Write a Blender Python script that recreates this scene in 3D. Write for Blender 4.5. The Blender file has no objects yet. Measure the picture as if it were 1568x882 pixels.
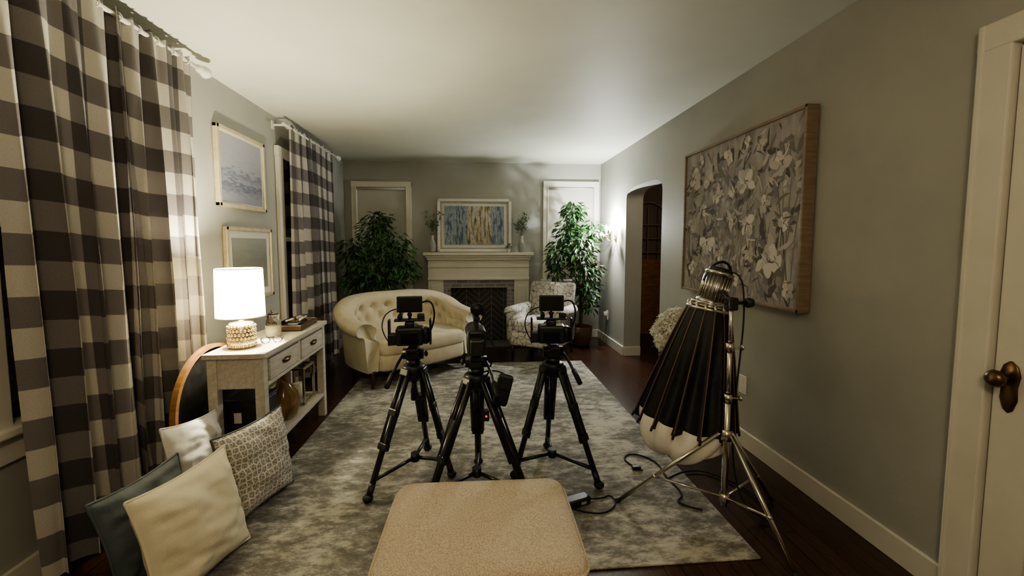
import bpy, bmesh, math, random
from mathutils import Vector, Matrix, Euler, noise
random.seed(7)
sc=bpy.context.scene
rad=math.radians
# ---------------------------------------------------------------- helpers
def link(o,g=None):
    sc.collection.objects.link(o)
    if g is not None: o.parent=g
    return o
def G(name,loc=(0,0,0),rz=0,rot=None):
    o=bpy.data.objects.new(name,None); o.empty_display_size=.1
    sc.collection.objects.link(o); o.location=loc
    o.rotation_euler=rot if rot else (0,0,rad(rz)); return o
def mesh(g,name,vs,fs,m,smooth=True,uv=None,mats=None,mi=None):
    me=bpy.data.meshes.new(name); me.from_pydata([tuple(v) for v in vs],[],fs)
    for mm in (mats or [m]): me.materials.append(mm)
    if mi:
        for p,i in zip(me.polygons,mi): p.material_index=i
    if smooth:
        for p in me.polygons: p.use_smooth=True
    if uv:
        l=me.uv_layers.new(name='UVMap')
        for lp in me.loops: l.data[lp.index].uv=uv[lp.vertex_index]
    me.update()
    return link(bpy.data.objects.new(name,me),g)
def bmo(g,name,bm,m,smooth=False):
    bmesh.ops.recalc_face_normals(bm,faces=bm.faces)
    me=bpy.data.meshes.new(name); bm.to_mesh(me); bm.free(); me.materials.append(m)
    if smooth:
        for p in me.polygons: p.use_smooth=True
    return link(bpy.data.objects.new(name,me),g)
def box(g,name,c,s,m,bev=.004,rot=None,seg=2,smooth=False):
    bm=bmesh.new(); bmesh.ops.create_cube(bm,size=1)
    for v in bm.verts: v.co=Vector((v.co.x*s[0],v.co.y*s[1],v.co.z*s[2]))
    if bev>0: bmesh.ops.bevel(bm,geom=bm.edges[:],offset=min(bev,min(s)*.45),segments=seg,affect='EDGES',profile=.5)
    o=bmo(g,name,bm,m,smooth or bev>.012); o.location=c
    if rot: o.rotation_euler=[rad(a) for a in rot]
    return o
def lathe(g,name,prof,c,m,seg=28,rot=None,smooth=True,caps=True):
    vs=[];fs=[]
    for r,z in prof:
        for i in range(seg):
            a=2*math.pi*i/seg; vs.append((r*math.cos(a),r*math.sin(a),z))
    for j in range(len(prof)-1):
        for i in range(seg):
            k=(i+1)%seg; fs.append((j*seg+i,j*seg+k,(j+1)*seg+k,(j+1)*seg+i))
    if caps:
        fs.append(tuple(range(seg))[::-1]); n=(len(prof)-1)*seg; fs.append(tuple(range(n,n+seg)))
    o=mesh(g,name,vs,fs,m,smooth); o.location=c
    if rot: o.rotation_euler=[rad(a) for a in rot]
    return o
def cyl(g,name,p1,p2,r1,m,r2=None,seg=14,smooth=True):
    p1=Vector(p1);p2=Vector(p2);d=p2-p1
    o=lathe(g,name,[(r1,0),(r1 if r2 is None else r2,d.length)],p1,m,seg,smooth=False)
    for p in o.data.polygons: p.use_smooth=len(p.vertices)==4
    o.rotation_euler=d.to_track_quat('Z','Y').to_euler(); return o
def ball(g,name,c,r,m,s=(1,1,1),sub=3):
    bm=bmesh.new(); bmesh.ops.create_icosphere(bm,subdivisions=sub,radius=r)
    for v in bm.verts: v.co=Vector((v.co.x*s[0],v.co.y*s[1],v.co.z*s[2]))
    o=bmo(g,name,bm,m,True); o.location=c; return o
def tube(g,name,pts,r,m,cyc=False):
    cu=bpy.data.curves.new(name,'CURVE'); cu.dimensions='3D'; cu.bevel_depth=r; cu.bevel_resolution=2; cu.resolution_u=8
    sp=cu.splines.new('NURBS'); sp.points.add(len(pts)-1)
    for p,q in zip(sp.points,pts): p.co=(*q,1)
    sp.order_u=3; sp.use_endpoint_u=True; sp.use_cyclic_u=cyc
    cu.materials.append(m); cu.use_fill_caps=True
    return link(bpy.data.objects.new(name,cu),g)
def slab(g,name,out,rings,m,dome=.0):
    n=len(out); cx=sum(p[0] for p in out)/n; cyy=sum(p[1] for p in out)/n
    vs=[];fs=[]
    for s,z in rings:
        for x,y in out: vs.append((cx+(x-cx)*s,cyy+(y-cyy)*s,z))
    for j in range(len(rings)-1):
        for i in range(n):
            k=(i+1)%n; fs.append((j*n+i,j*n+k,(j+1)*n+k,(j+1)*n+i))
    fs.append(tuple(range(n))[::-1]); vs.append((cx,cyy,rings[-1][1]+dome)); b=(len(rings)-1)*n; c=len(vs)-1
    for i in range(n): fs.append((b+i,b+(i+1)%n,c))
    return mesh(g,name,vs,fs,m)
def rrect(w,h,r,seg=6):
    o=[]
    for cx,cyy,a0 in ((w/2-r,h/2-r,0),(-w/2+r,h/2-r,90),(-w/2+r,-h/2+r,180),(w/2-r,-h/2+r,270)):
        for i in range(seg+1):
            a=rad(a0+90*i/seg); o.append((cx+r*math.cos(a),cyy+r*math.sin(a)))
    res=[]
    for i,p in enumerate(o):
        q=o[(i+1)%len(o)]; d=math.dist(p,q); k=max(1,int(d/.06))
        for t in range(k): res.append((p[0]+(q[0]-p[0])*t/k,p[1]+(q[1]-p[1])*t/k))
    return res
# ---------------------------------------------------------------- materials
def mat(name,col,rough=.6,metal=0,**k):
    m=bpy.data.materials.new(name); m.use_nodes=True; b=m.node_tree.nodes['Principled BSDF']
    b.inputs['Base Color'].default_value=(*col,1); b.inputs['Roughness'].default_value=rough; b.inputs['Metallic'].default_value=metal
    for kk,v in k.items(): b.inputs[kk.replace('_',' ')].default_value=v
    return m
class N:
    def __init__(s,m): s.m=m; s.t=m.node_tree; s.b=s.t.nodes['Principled BSDF']; s.out=s.t.nodes['Material Output']
    def n(s,ty,ins=None,**k):
        x=s.t.nodes.new(ty)
        for a,v in k.items(): setattr(x,a,v)
        for a,v in (ins or {}).items():
            if hasattr(v,'is_output'): s.t.links.new(v,x.inputs[a])
            else: x.inputs[a].default_value=v
        return x
    def l(s,a,b): s.t.links.new(a,b)
    def coord(s,kind='Object',scale=(1,1,1),rot=(0,0,0)):
        c=s.n('ShaderNodeTexCoord'); mp=s.n('ShaderNodeMapping',{'Scale':scale,'Rotation':rot}); s.l(c.outputs[kind],mp.inputs[0]); return mp.outputs[0]
    def noise(s,vec,sc_,det=4,rough=.5,dist=0): return s.n('ShaderNodeTexNoise',{'Vector':vec,'Scale':sc_,'Detail':det,'Roughness':rough,'Distortion':dist}).outputs['Fac']
    def ramp(s,fac,stops,interp='LINEAR'):
        r=s.n('ShaderNodeValToRGB'); r.color_ramp.interpolation=interp; e=r.color_ramp.elements
        while len(e)<len(stops): e.new(.5)
        for el,(p,c) in zip(e,stops): el.position=p; el.color=(*c,1)
        s.l(fac,r.inputs[0]); return r.outputs[0]
    def math(s,op,a,b=0.0,c=0.0):
        x=s.n('ShaderNodeMath',operation=op)
        for i,v in enumerate((a,b,c)):
            if hasattr(v,'is_output'): s.l(v,x.inputs[i])
            else: x.inputs[i].default_value=v
        return x.outputs[0]
    def bump(s,h,st=.3,d=.01):
        x=s.n('ShaderNodeBump',{'Height':h,'Strength':st,'Distance':d}); s.l(x.outputs[0],s.b.inputs['Normal'])
    def base(s,c): s.l(c,s.b.inputs['Base Color'])
def noisy(name,c1,c2,scale=8,rough=.7,bump=0,bs=None,kind='Object',sc3=(1,1,1),metal=0,det=4,lo=.35,hi=.65,bd=.01):
    m=mat(name,c1,rough,metal); n=N(m); v=n.coord(kind,sc3); f=n.noise(v,scale,det)
    n.base(n.ramp(f,[(lo,c1),(hi,c2)]))
    if bump: n.bump(n.noise(v,bs or scale*4,3),bump,bd)
    return m
M={}
M['wall']=noisy('wall_paint',(.335,.335,.305),(.36,.36,.325),3,.65,.05,90)
M['ceil']=noisy('ceiling_paint',(.60,.61,.53),(.64,.65,.57),2,.6,.04,60)
M['trim']=noisy('trim_paint',(.60,.58,.51),(.64,.62,.55),5,.4)
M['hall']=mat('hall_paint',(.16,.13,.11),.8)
M['black']=noisy('black_plastic',(.010,.010,.011),(.018,.018,.02),30,.42)
M['rubber']=mat('black_rubber',(.008,.008,.008),.7)
M['carbon']=noisy('carbon_tube',(.007,.007,.008),(.016,.016,.018),60,.32)
M['chrome']=noisy('chrome',(.62,.58,.50),(.70,.66,.58),20,.22,metal=1)
M['alu']=noisy('vented_aluminium',(.30,.29,.27),(.38,.37,.34),20,.35,metal=1)
M['gold']=noisy('gold_metal',(.78,.62,.36),(.88,.74,.48),20,.28,metal=1)
M['goldframe']=noisy('champagne_frame',(.56,.49,.33),(.66,.59,.42),15,.4,metal=.4)
M['bronze']=noisy('bronze',(.10,.065,.035),(.17,.11,.06),25,.35,metal=.9)
M['darkwood']=noisy('dark_wood',(.03,.015,.008),(.06,.03,.015),12,.35,sc3=(1,1,8))
M['screen']=mat('screen_glass',(.004,.004,.006),.08)
M['red']=mat('red_light',(.8,.02,.01),.4,Emission_Color=(1,.02,.01,1),Emission_Strength=2)
m=mat('dark_wood_floor',(.05,.02,.01),.25); n=N(m); v=n.coord('Object',(1,1,1),(0,0,rad(90)))
br=n.n('ShaderNodeTexBrick',{'Vector':v,'Color1':(.055,.024,.014,1),'Color2':(.033,.015,.009,1),'Mortar':(.006,.003,.002,1),'Scale':1.0,'Mortar Size':.0025,'Brick Width':1.1,'Row Height':.07,'Bias':0.0})
v2=n.coord('Object',(12,1,1)); g1=n.noise(v2,6,6)
mx=n.n('ShaderNodeMix',{'Factor':.5},data_type='RGBA',blend_type='MULTIPLY'); n.l(br.outputs['Color'],mx.inputs[6]); n.l(n.ramp(g1,[(.3,(.45,.45,.45)),(.7,(1.3,1.2,1.1))]),mx.inputs[7]); n.base(mx.outputs[2]); n.bump(br.outputs['Fac'],-.2,.002)
M['floor']=m
# rug: abraded patches with fine cross-wise weave
m=mat('distressed_rug',(.3,.3,.25),.85); n=N(m); v0=n.coord('Object')
big=n.noise(v0,1.6,2,.5); st=n.noise(n.coord('Object',(1,1.9,1)),8,10,.80,.1); fine=n.noise(n.coord('Object',(5,55,1)),7,3,.7)
f=n.math('ADD',n.math('MULTIPLY',big,.42),n.math('ADD',n.math('MULTIPLY',st,.85),n.math('MULTIPLY',fine,.18)))
n.base(n.ramp(f,[(.61,(.105,.10,.088)),(.67,(.165,.157,.138)),(.725,(.235,.225,.20)),(.76,(.37,.355,.315)),(.85,(.53,.51,.455))])); n.bump(n.noise(v0,260,2),.5,.004)
M['rug']=m
def check(name,per):
    m=mat(name,(.5,.5,.5),.9); n=N(m); c=n.n('ShaderNodeTexCoord'); s=n.n('ShaderNodeSeparateXYZ'); n.l(c.outputs['UV'],s.inputs[0])
    a=n.math('GREATER_THAN',n.math('FRACT',n.math('DIVIDE',s.outputs[0],per)),.5); b=n.math('GREATER_THAN',n.math('FRACT',n.math('DIVIDE',s.outputs[1],per)),.5)
    col=n.ramp(n.math('MULTIPLY',n.math('ADD',a,b),.5),[(0,(.56,.53,.47)),(.3,(.20,.183,.178)),(.8,(.072,.064,.066))],'CONSTANT')
    nz=n.noise(n.coord('UV',(1,1,1)),300,2); mx=n.n('ShaderNodeMix',{'Factor':.25},data_type='RGBA',blend_type='MULTIPLY'); n.l(col,mx.inputs[6]); n.l(n.ramp(nz,[(.3,(.5,.5,.5)),(.7,(1.4,1.4,1.4))]),mx.inputs[7])
    n.base(mx.outputs[2]); n.bump(nz,.3,.002)
    tr=n.n('ShaderNodeBsdfTranslucent'); n.l(mx.outputs[2],tr.inputs[0]); ms=n.n('ShaderNodeMixShader',{0:.22}); n.l(n.b.outputs[0],ms.inputs[1]); n.l(tr.outputs[0],ms.inputs[2]); n.l(ms.outputs[0],n.out.inputs[0])
    return m
M['check']=check('buffalo_check_fabric',.225)
M['cream']=noisy('cream_upholstery',(.52,.465,.34),(.58,.525,.395),10,.85,.25,300,bd=.002)
M['creampil']=noisy('cream_linen',(.70,.64,.47),(.76,.70,.53),6,.9,.3,250,bd=.003)
M['whitepil']=noisy('white_cotton',(.66,.64,.58),(.72,.70,.64),6,.9,.3,250,bd=.003)
M['teal']=noisy('slate_blue_velvet',(.060,.072,.080),(.095,.112,.122),8,.8,.2,120,bd=.003)
m=noisy('tweed_boucle',(.44,.37,.285),(.66,.57,.455),230,.95,.8,230,det=3,lo=.38,hi=.6,bd=.004); M['tweed']=m
m=noisy('whitewashed_wood',(.44,.405,.335),(.56,.52,.45),9,.6,.25,30,sc3=(6,1,6),bd=.003); M['wash']=m
m=mat('toile_fabric',(.6,.58,.5),.85); n=N(m); v=n.coord('Object'); w=n.n('ShaderNodeTexVoronoi',{'Vector':v,'Scale':16.0},feature='DISTANCE_TO_EDGE'); nn=n.noise(v,24,5,.6)
f=n.math('ADD',w.outputs[0],n.math('MULTIPLY',nn,.5)); n.base(n.ramp(f,[(.0,(.60,.58,.53)),(.25,(.62,.60,.55)),(.26,(.10,.09,.10)),(.30,(.14,.12,.13)),(.315,(.62,.60,.55))])); M['toile']=m
m=mat('geo_pillow_fabric',(.5,.5,.5),.9); n=N(m); c=n.n('ShaderNodeTexCoord'); w=n.n('ShaderNodeTexVoronoi',{'Vector':n.coord('UV',(1,1,1)),'Scale':15.0,'Randomness':.35},feature='DISTANCE_TO_EDGE')
w2=n.n('ShaderNodeTexVoronoi',{'Vector':n.coord('UV',(1,1,1),(0,0,.6)),'Scale':30.0,'Randomness':.3},feature='DISTANCE_TO_EDGE')
f=n.math('MINIMUM',w.outputs[0],n.math('MULTIPLY',w2.outputs[0],1.6)); n.base(n.ramp(f,[(.06,(.68,.65,.59)),(.11,(.25,.225,.195))])); M['geo']=m
def herring(name):
    m=mat(name,(.05,.05,.05),.7); n=N(m); c=n.n('ShaderNodeTexCoord'); s=n.n('ShaderNodeSeparateXYZ'); n.l(c.outputs['Object'],s.inputs[0])
    per=.34; t=n.math('PINGPONG',s.outputs[0],per/2)
    v=n.math('FRACT',n.math('DIVIDE',n.math('SUBTRACT',s.outputs[2],n.math('MULTIPLY',t,.9)),.085))
    e=n.math('LESS_THAN',n.math('PINGPONG',v,.5),.07)
    u=n.math('LESS_THAN',n.math('PINGPONG',s.outputs[0],per/4),.004)
    f=n.math('MAXIMUM',e,u); n.base(n.ramp(f,[(0,(.04,.037,.035)),(.5,(.15,.14,.13))],'CONSTANT')); n.bump(f,-.4,.004); return m
M['herring']=herring('herringbone_firebrick')
m=mat('grey_tile',(.2,.2,.2),.4); n=N(m); br=n.n('ShaderNodeTexBrick',{'Vector':n.coord('Object',(1,1,1),(rad(90),0,0)),'Color1':(.16,.15,.14,1),'Color2':(.25,.24,.23,1),'Mortar':(.42,.40,.37,1),'Scale':1.0,'Mortar Size':.004,'Brick Width':.15,'Row Height':.05}); n.base(br.outputs['Color']); M['tile']=m
m=mat('grey_hearth_tile',(.2,.2,.2),.35); n=N(m); br=n.n('ShaderNodeTexBrick',{'Vector':n.coord('Object'),'Color1':(.07,.065,.06,1),'Color2':(.11,.10,.095,1),'Mortar':(.2,.19,.18,1),'Scale':1.0,'Mortar Size':.004,'Brick Width':.15,'Row Height':.075}); n.base(br.outputs['Color']); M['hearth']=m
M['leaf']=noisy('ficus_leaf',(.022,.07,.022),(.06,.145,.04),9,.38,kind='Object')
M['sage']=noisy('eucalyptus_leaf',(.13,.17,.10),(.22,.26,.17),20,.6)
M['bark']=noisy('bark',(.08,.05,.03),(.15,.10,.06),30,.8,.4,80)
m=mat('wicker',(.2,.1,.05),.7); n=N(m); w=n.n('ShaderNodeTexWave',{'Vector':n.coord('Object'),'Scale':22.0,'Distortion':3.0},bands_direction='Z'); n.base(n.ramp(w.outputs['Fac'],[(.2,(.05,.025,.012)),(.8,(.22,.12,.06))])); n.bump(w.outputs['Fac'],.6,.01); M['wicker']=m
M['soil']=mat('soil',(.02,.014,.01),.95)
M['petal']=noisy('hydrangea_petal',(.70,.68,.55),(.84,.82,.72),14,.7)
M['ceramic']=noisy('grey_ceramic',(.30,.29,.27),(.42,.41,.38),12,.35)
M['white']=noisy('white_ceramic',(.64,.62,.56),(.68,.66,.60),8,.4)
def glass(name,col,r=.05,tr=1):
    return mat(name,col,r,Transmission_Weight=tr,IOR=1.3)
M['glass']=glass('clear_glass',(.9,.92,.9)); M['amber']=glass('amber_glass',(.45,.30,.16),.08,.8)
M['wax']=mat('candle_wax',(.75,.70,.55),.5)
M['paneglass']=mat('night_window_glass',(.01,.012,.016),.06)
M['blind']=noisy('roller_shade',(.44,.43,.38),(.48,.47,.42),4,.8)
M['softblack']=noisy('softbox_fabric',(.005,.005,.006),(.010,.010,.012),18,.6,.2,40)
M['diff']=noisy('diffusion_cloth',(.78,.75,.68),(.84,.81,.75),6,.8,.2,30)
M['rib']=mat('rib_tape',(.14,.085,.06),.5)
M['honey']=noisy('honey_wood',(.22,.11,.045),(.34,.19,.08),8,.4,sc3=(1,1,6))
M['oakframe']=noisy('walnut_frame',(.20,.145,.10),(.28,.21,.15),8,.5,sc3=(1,1,6))
M['mat_board']=noisy('mat_board',(.62,.61,.56),(.66,.65,.60),30,.9)
m=mat('linen_shade',(.9,.85,.72),.9); n=N(m); tr=n.n('ShaderNodeBsdfTranslucent',{0:(.95,.90,.74,1)}); ms=n.n('ShaderNodeMixShader',{0:.6}); em=n.n('ShaderNodeEmission',{0:(1,.83,.50,1),1:1.5}); ad=n.n('ShaderNodeAddShader')
n.l(n.b.outputs[0],ms.inputs[1]); n.l(tr.outputs[0],ms.inputs[2]); n.l(ms.outputs[0],ad.inputs[0]); n.l(em.outputs[0],ad.inputs[1]); n.l(ad.outputs[0],n.out.inputs[0]); M['shade']=m
M['bulb']=mat('glowing_bulb',(1,.9,.7),.4,Emission_Color=(1,.92,.76,1),Emission_Strength=60)

# ---------------------------------------------------------------- room
XL,XR,YB,YF,HC=-1.73,1.74,5.9,-1.3,2.42
def wall(name,c,s,m='wall'): return box(None,name,c,s,M[m],0)
wall('floor',((XL+3.3)/2-.1,(YB+YF)/2,-.05),(3.3-XL+.2,YB-YF+.4,.1),'floor')
wall('ceiling',((XL+3.3)/2-.1,(YB+YF)/2,HC+.05),(3.3-XL+.2,YB-YF+.4,.1),'ceil')
wall('wall_left',(XL-.05,(YB+YF)/2,HC/2),(.1,YB-YF,HC))
wall('wall_back',((XL+XR)/2,YB+.05,HC/2),(XR-XL+.2,.1,HC))
wall('wall_front',((XL+3.2)/2,YF-.05,HC/2),(3.2-XL,.1,HC))
A0,A1,SP,TP=3.90,4.86,1.80,1.95
pts=[(YF,0),(A0,0)]
for i in range(33):
    a=math.pi*(1-i/32); cx=(A0+A1)/2; w=(A1-A0)/2
    c,s=math.cos(a),math.sin(a); pts.append((cx+w*math.copysign(abs(c)**.6,c),SP+(TP-SP)*abs(s)**.6))
pts+=[(A1,0),(YB,0),(YB,HC),(YF,HC)]
bm=bmesh.new(); a=[bm.verts.new((XR,y,z)) for y,z in pts]; f=bm.faces.new(a)
r=bmesh.ops.extrude_face_region(bm,geom=[f]); bmesh.ops.translate(bm,vec=(.2,0,0),verts=[v for v in r['geom'] if isinstance(v,bmesh.types.BMVert)])
bmo(None,'wall_right',bm,M['wall'])
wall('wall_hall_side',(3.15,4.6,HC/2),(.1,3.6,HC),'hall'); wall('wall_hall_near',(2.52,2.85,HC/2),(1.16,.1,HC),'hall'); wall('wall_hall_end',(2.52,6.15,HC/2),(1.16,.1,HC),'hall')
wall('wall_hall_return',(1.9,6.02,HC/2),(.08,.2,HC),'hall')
def base(name,c,s):
    g=G(name,c); box(g,'board',(0,0,.055),(s[0],s[1],.11),M['trim'],.004); 
base('baseboard_right',(XR-.009,(1.37+A0)/2,0),(.018,A0-1.37,0)); base('baseboard_right_far',(XR-.009,(A1+YB)/2,0),(.018,YB-A1,0))
base('baseboard_arch',(XR+.1,A1-.009,0),(.2,.018,0))
base('baseboard_left',(XL+.009,3.0,0),(.018,5.8,0)); base('baseboard_back_left',(-1.18,YB-.009,0),(1.08,.018,0)); base('baseboard_back_right',(1.23,YB-.009,0),(1.0,.018,0))
def window_back(name,x0,x1,z0,z1):
    g=G(name,((x0+x1)/2,YB,0)); w=x1-x0; c=.075
    for sx in (-1,1):
        box(g,'casing_side',(sx*(w/2-c/2),-.018,(z0+z1)/2),(c,.036,z1-z0),M['trim'],.005)
        box(g,'casing_bead',(sx*(w/2-c+.012),-.03,(z0+z1)/2),(.016,.03,z1-z0-2*c),M['trim'],.004)
    box(g,'casing_head',(0,-.02,z1-c/2),(w,.04,c),M['trim'],.005)
    box(g,'sill',(0,-.035,z0+.015),(w+.06,.07,.03),M['trim'],.006); box(g,'apron',(0,-.012,z0-.05),(w,.024,.09),M['trim'],.004)
    box(g,'roller_shade',(0,-.012,(z0+z1)/2+.02),(w-2*c,.008,z1-z0-c-.04),M['blind'],.002)
    cyl(g,'shade_roll',(-w/2+c,-.03,z1-c-.02),(w/2-c,-.03,z1-c-.02),.018,M['blind'])
window_back('window_1',-1.63,-.85,.8,2.15); window_back('window_2',.93,1.71,.8,2.18)
def window_left(name,y0,y1,z0,z1):
    g=G(name,(XL,(y0+y1)/2,0)); w=y1-y0; c=.09
    for s in (-1,1): box(g,'casing_side',(.018,s*(w/2-c/2),(z0+z1)/2),(.036,c,z1-z0),M['trim'],.006)
    box(g,'casing_head',(.02,0,z1-c/2),(.04,w+.02,c),M['trim'],.006); box(g,'sill',(.035,0,z0+.015),(.07,w+.06,.035),M['trim'],.008); box(g,'apron',(.012,0,z0-.06),(.024,w,.1),M['trim'],.005)
    box(g,'glass',(.006,0,(z0+z1)/2),(.008,w-2*c,z1-z0-c),M['paneglass'],.001)
    box(g,'meeting_rail',(.018,0,(z0+z1)/2),(.03,w-2*c,.04),M['trim'],.004); box(g,'muntin',(.012,0,(z0+z1)/2),(.016,.02,z1-z0-c),M['trim'],.003)
window_left('window_3',1.59,2.56,.62,2.17); window_left('window_4',3.93,5.15,.55,2.17)
g=G('door_1',(XR,0,0)); HD=2.04
box(g,'casing_far',(-.02,1.315,HD/2),(.04,.10,HD),M['trim'],.006); box(g,'casing_bead',(-.035,1.35,HD/2),(.022,.02,HD),M['trim'],.006); box(g,'casing_near',(-.02,.38,HD/2),(.04,.10,HD),M['trim'],.006)
box(g,'casing_head',(-.021,.85,HD-.045),(.042,1.03,.09),M['trim'],.006)
box(g,'slab',(-.008,.85,.97),(.016,.82,1.94),M['trim'],.003)
for z0,z1 in ((.18,.76),(.98,1.84)):
    for y0,y1 in ((.50,.80),(.90,1.14)):
        box(g,'panel',(-.017,(y0+y1)/2,(z0+z1)/2),(.012,y1-y0,z1-z0),M['trim'],.01)
lathe(g,'escutcheon',[(.002,-.085),(.014,-.075),(.024,-.04),(.022,0),(.028,.04),(.02,.07),(.004,.085)],(-.018,1.215,.85),M['bronze'],rot=(0,0,0)).scale=(.35,1,1)
cyl(g,'knob_stem',(-.018,1.215,.88),(-.06,1.215,.88),.01,M['bronze']); ball(g,'knob',(-.072,1.215,.88),.028,M['bronze'],(.75,1,1))
box(g,'latch_plate',(-.018,1.258,.87),(.01,.012,.05),M['bronze'],.002)
# ---------------------------------------------------------------- rug
box(None,'area_rug',(.025,3.13,.005),(2.31,3.06,.010),M['rug'],.004)
# ---------------------------------------------------------------- fireplace
g=G('fireplace',(.045,0,0)); T=M['trim']
y0=5.74
for s in (-1,1):
    box(g,'pilaster',(s*.575,(y0+YB)/2,.43),(.20,YB-y0,.86),T,.004); box(g,'pilaster_panel',(s*.575,y0-.006,.46),(.12,.014,.62),T,.005); box(g,'plinth',(s*.575,y0-.006,.07),(.22,.03,.14),T,.004)
box(g,'frieze',(0,(y0+YB)/2,.99),(1.35,YB-y0,.30),T,.004); box(g,'frieze_mould',(0,y0-.008,.855),(1.36,.022,.03),T,.006)
box(g,'frieze_band',(0,y0-.006,1.02),(1.35,.016,.02),T,.004)
box(g,'crown_low',(0,y0-.012,1.125),(1.38,.06,.035),T,.012); box(g,'crown_mid',(0,y0-.02,1.155),(1.41,.08,.03),T,.012)
box(g,'shelf',(0,(5.66+YB)/2,1.19),(1.46,YB-5.66,.04),T,.006)
box(g,'tile_head',(0,5.80,.79),(.95,.06,.11),M['tile'],.002); 
for s in (-1,1): box(g,'tile_side',(s*.43,5.80,.37),(.10,.06,.74),M['tile'],.002)
box(g,'firebox_back',(0,5.885,.37),(.78,.02,.74),M['herring'],0)
for s in (-1,1): box(g,'firebox_cheek',(s*.375,5.86,.37),(.02,.06,.74),M['herring'],0)
box(g,'firebox_lintel',(0,5.80,.735),(.78,.05,.02),M['black'],.002)
box(None,'hearth',(.045,5.56,.012),(1.5,.34,.024),M['hearth'],.004)
m=mat('abstract_birch_painting',(.5,.5,.5),.6); n=N(m); v=n.coord('Generated',(10,1,1.1)); f=n.noise(v,2.6,6,.65); s=n.n('ShaderNodeSeparateXYZ'); c=n.n('ShaderNodeTexCoord'); n.l(c.outputs['Generated'],s.inputs[0])
blue=n.ramp(f,[(.32,(.03,.045,.07)),(.45,(.09,.13,.18)),(.53,(.32,.355,.38)),(.62,(.13,.18,.24)),(.7,(.50,.51,.50))]); go=n.ramp(f,[(.34,(.03,.035,.04)),(.45,(.23,.18,.08)),(.55,(.50,.48,.41)),(.64,(.08,.10,.13))])
k=n.math('MULTIPLY',n.math('GREATER_THAN',s.outputs[0],.38),n.math('LESS_THAN',s.outputs[0],.78)); mx=n.n('ShaderNodeMix',data_type='RGBA'); n.l(k,mx.inputs[0]); n.l(blue,mx.inputs[6]); n.l(go,mx.inputs[7]); n.base(mx.outputs[2]); M['abstract']=m
g=G('framed_abstract_painting',(-.01,5.83,1.213),rot=(rad(-4),0,0)); W,Hh=1.0,.72
box(g,'backing',(0,.008,Hh/2),(W-.02,.012,Hh-.02),M['mat_board'],.002)
for s in (-1,1): box(g,'frame_side',(s*(W/2-.02),-.005,Hh/2),(.04,.035,Hh),M['white'],.006)
for z in (.02,Hh-.02): box(g,'frame_rail',(0,-.005,z),(W,.035,.04),M['white'],.006)
for s in (-1,1): box(g,'fillet_side',(s*(W/2-.055),-.003,Hh/2),(.01,.016,Hh-.1),M['ceramic'],.002)
for z in (.055,Hh-.055): box(g,'fillet_rail',(0,-.003,z),(W-.1,.016,.01),M['ceramic'],.002)
box(g,'painting',(0,-.004,Hh/2),(W-.2,.01,Hh-.2),M['abstract'],0)
m=mat('seascape_paint',(.4,.4,.4),.5); n=N(m); c=n.n('ShaderNodeTexCoord'); s=n.n('ShaderNodeSeparateXYZ'); n.l(c.outputs['Generated'],s.inputs[0]); nz=n.noise(n.coord('Generated',(1,2,7)),3,5)
n.base(n.ramp(n.math('ADD',s.outputs[2],n.math('MULTIPLY',n.math('SUBTRACT',nz,.5),.5)),[(.1,(.24,.25,.31)),(.27,(.10,.11,.16)),(.33,(.26,.27,.33)),(.42,(.13,.14,.19)),(.5,(.27,.28,.33)),(.9,(.33,.33,.38))])); M['sea']=m
m=mat('misty_paint',(.4,.4,.4),.3); n=N(m); c=n.n('ShaderNodeTexCoord'); s=n.n('ShaderNodeSeparateXYZ'); n.l(c.outputs['Generated'],s.inputs[0]); nz=n.noise(n.coord('Generated',(1,2,5)),2,4)
n.base(n.ramp(n.math('ADD',s.outputs[2],n.math('MULTIPLY',n.math('SUBTRACT',nz,.5),.4)),[(.1,(.30,.285,.23)),(.5,(.20,.21,.185)),(.95,(.30,.32,.30))])); M['mist']=m
def picture(name,y0,y1,z0,z1,art,fr,mw):
    g=G(name,(XL,(y0+y1)/2,(z0+z1)/2)); w=y1-y0;h=z1-z0;t=.03
    for s in (-1,1): box(g,'frame_side',(.018,s*(w/2-t/2),0),(.032,t,h),fr,.005); box(g,'frame_rail',(.018,0,s*(h/2-t/2)),(.032,w,t),fr,.005)
    box(g,'mat',(.012,0,0),(.012,w-t,h-t),M['mat_board'],.001); box(g,'print',(.016,0,0),(.008,w-2*mw,h-2*mw),art,0)
picture('framed_seascape_picture',3.04,3.69,1.57,2.12,M['sea'],M['goldframe'],.045); picture('framed_misty_print',3.10,3.76,.89,1.44,M['mist'],M['goldframe'],.08)
# ---------------------------------------------------------------- big floral painting on right wall
g=G('floral_canvas_painting',(XR-.032,2.71,1.488)); W,Hh=1.27,1.065
m=mat('painted_ground',(.3,.27,.25),.8); n=N(m); f=n.noise(n.coord('Object',(1,2.4,.8)),6,7,.7); n.base(n.ramp(f,[(.3,(.21,.195,.19)),(.5,(.33,.31,.30)),(.7,(.45,.425,.41))])); M['ground']=m
box(g,'canvas',(0,0,0),(.045,W-.03,Hh-.03),M['ground'],.002)
for s in (-1,1): box(g,'frame_side',(-.006,s*(W/2-.008),0),(.065,.016,Hh),M['oakframe'],.002); box(g,'frame_rail',(-.006,0,s*(Hh/2-.008)),(.065,W,.016),M['oakframe'],.002)
pm=[mat('paint_'+a,c,.75) for a,c in (('ivory',(.58,.545,.505)),('blush',(.46,.41,.395)),('umber',(.085,.070,.068)),('olive',(.16,.145,.115)),('ochre',(.30,.24,.15)),('slate',(.18,.17,.18)),('greige',(.41,.385,.37)),('shadowgrey',(.27,.25,.25)))]
vs=[];fs=[];mi=[];lay=[0]
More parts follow.
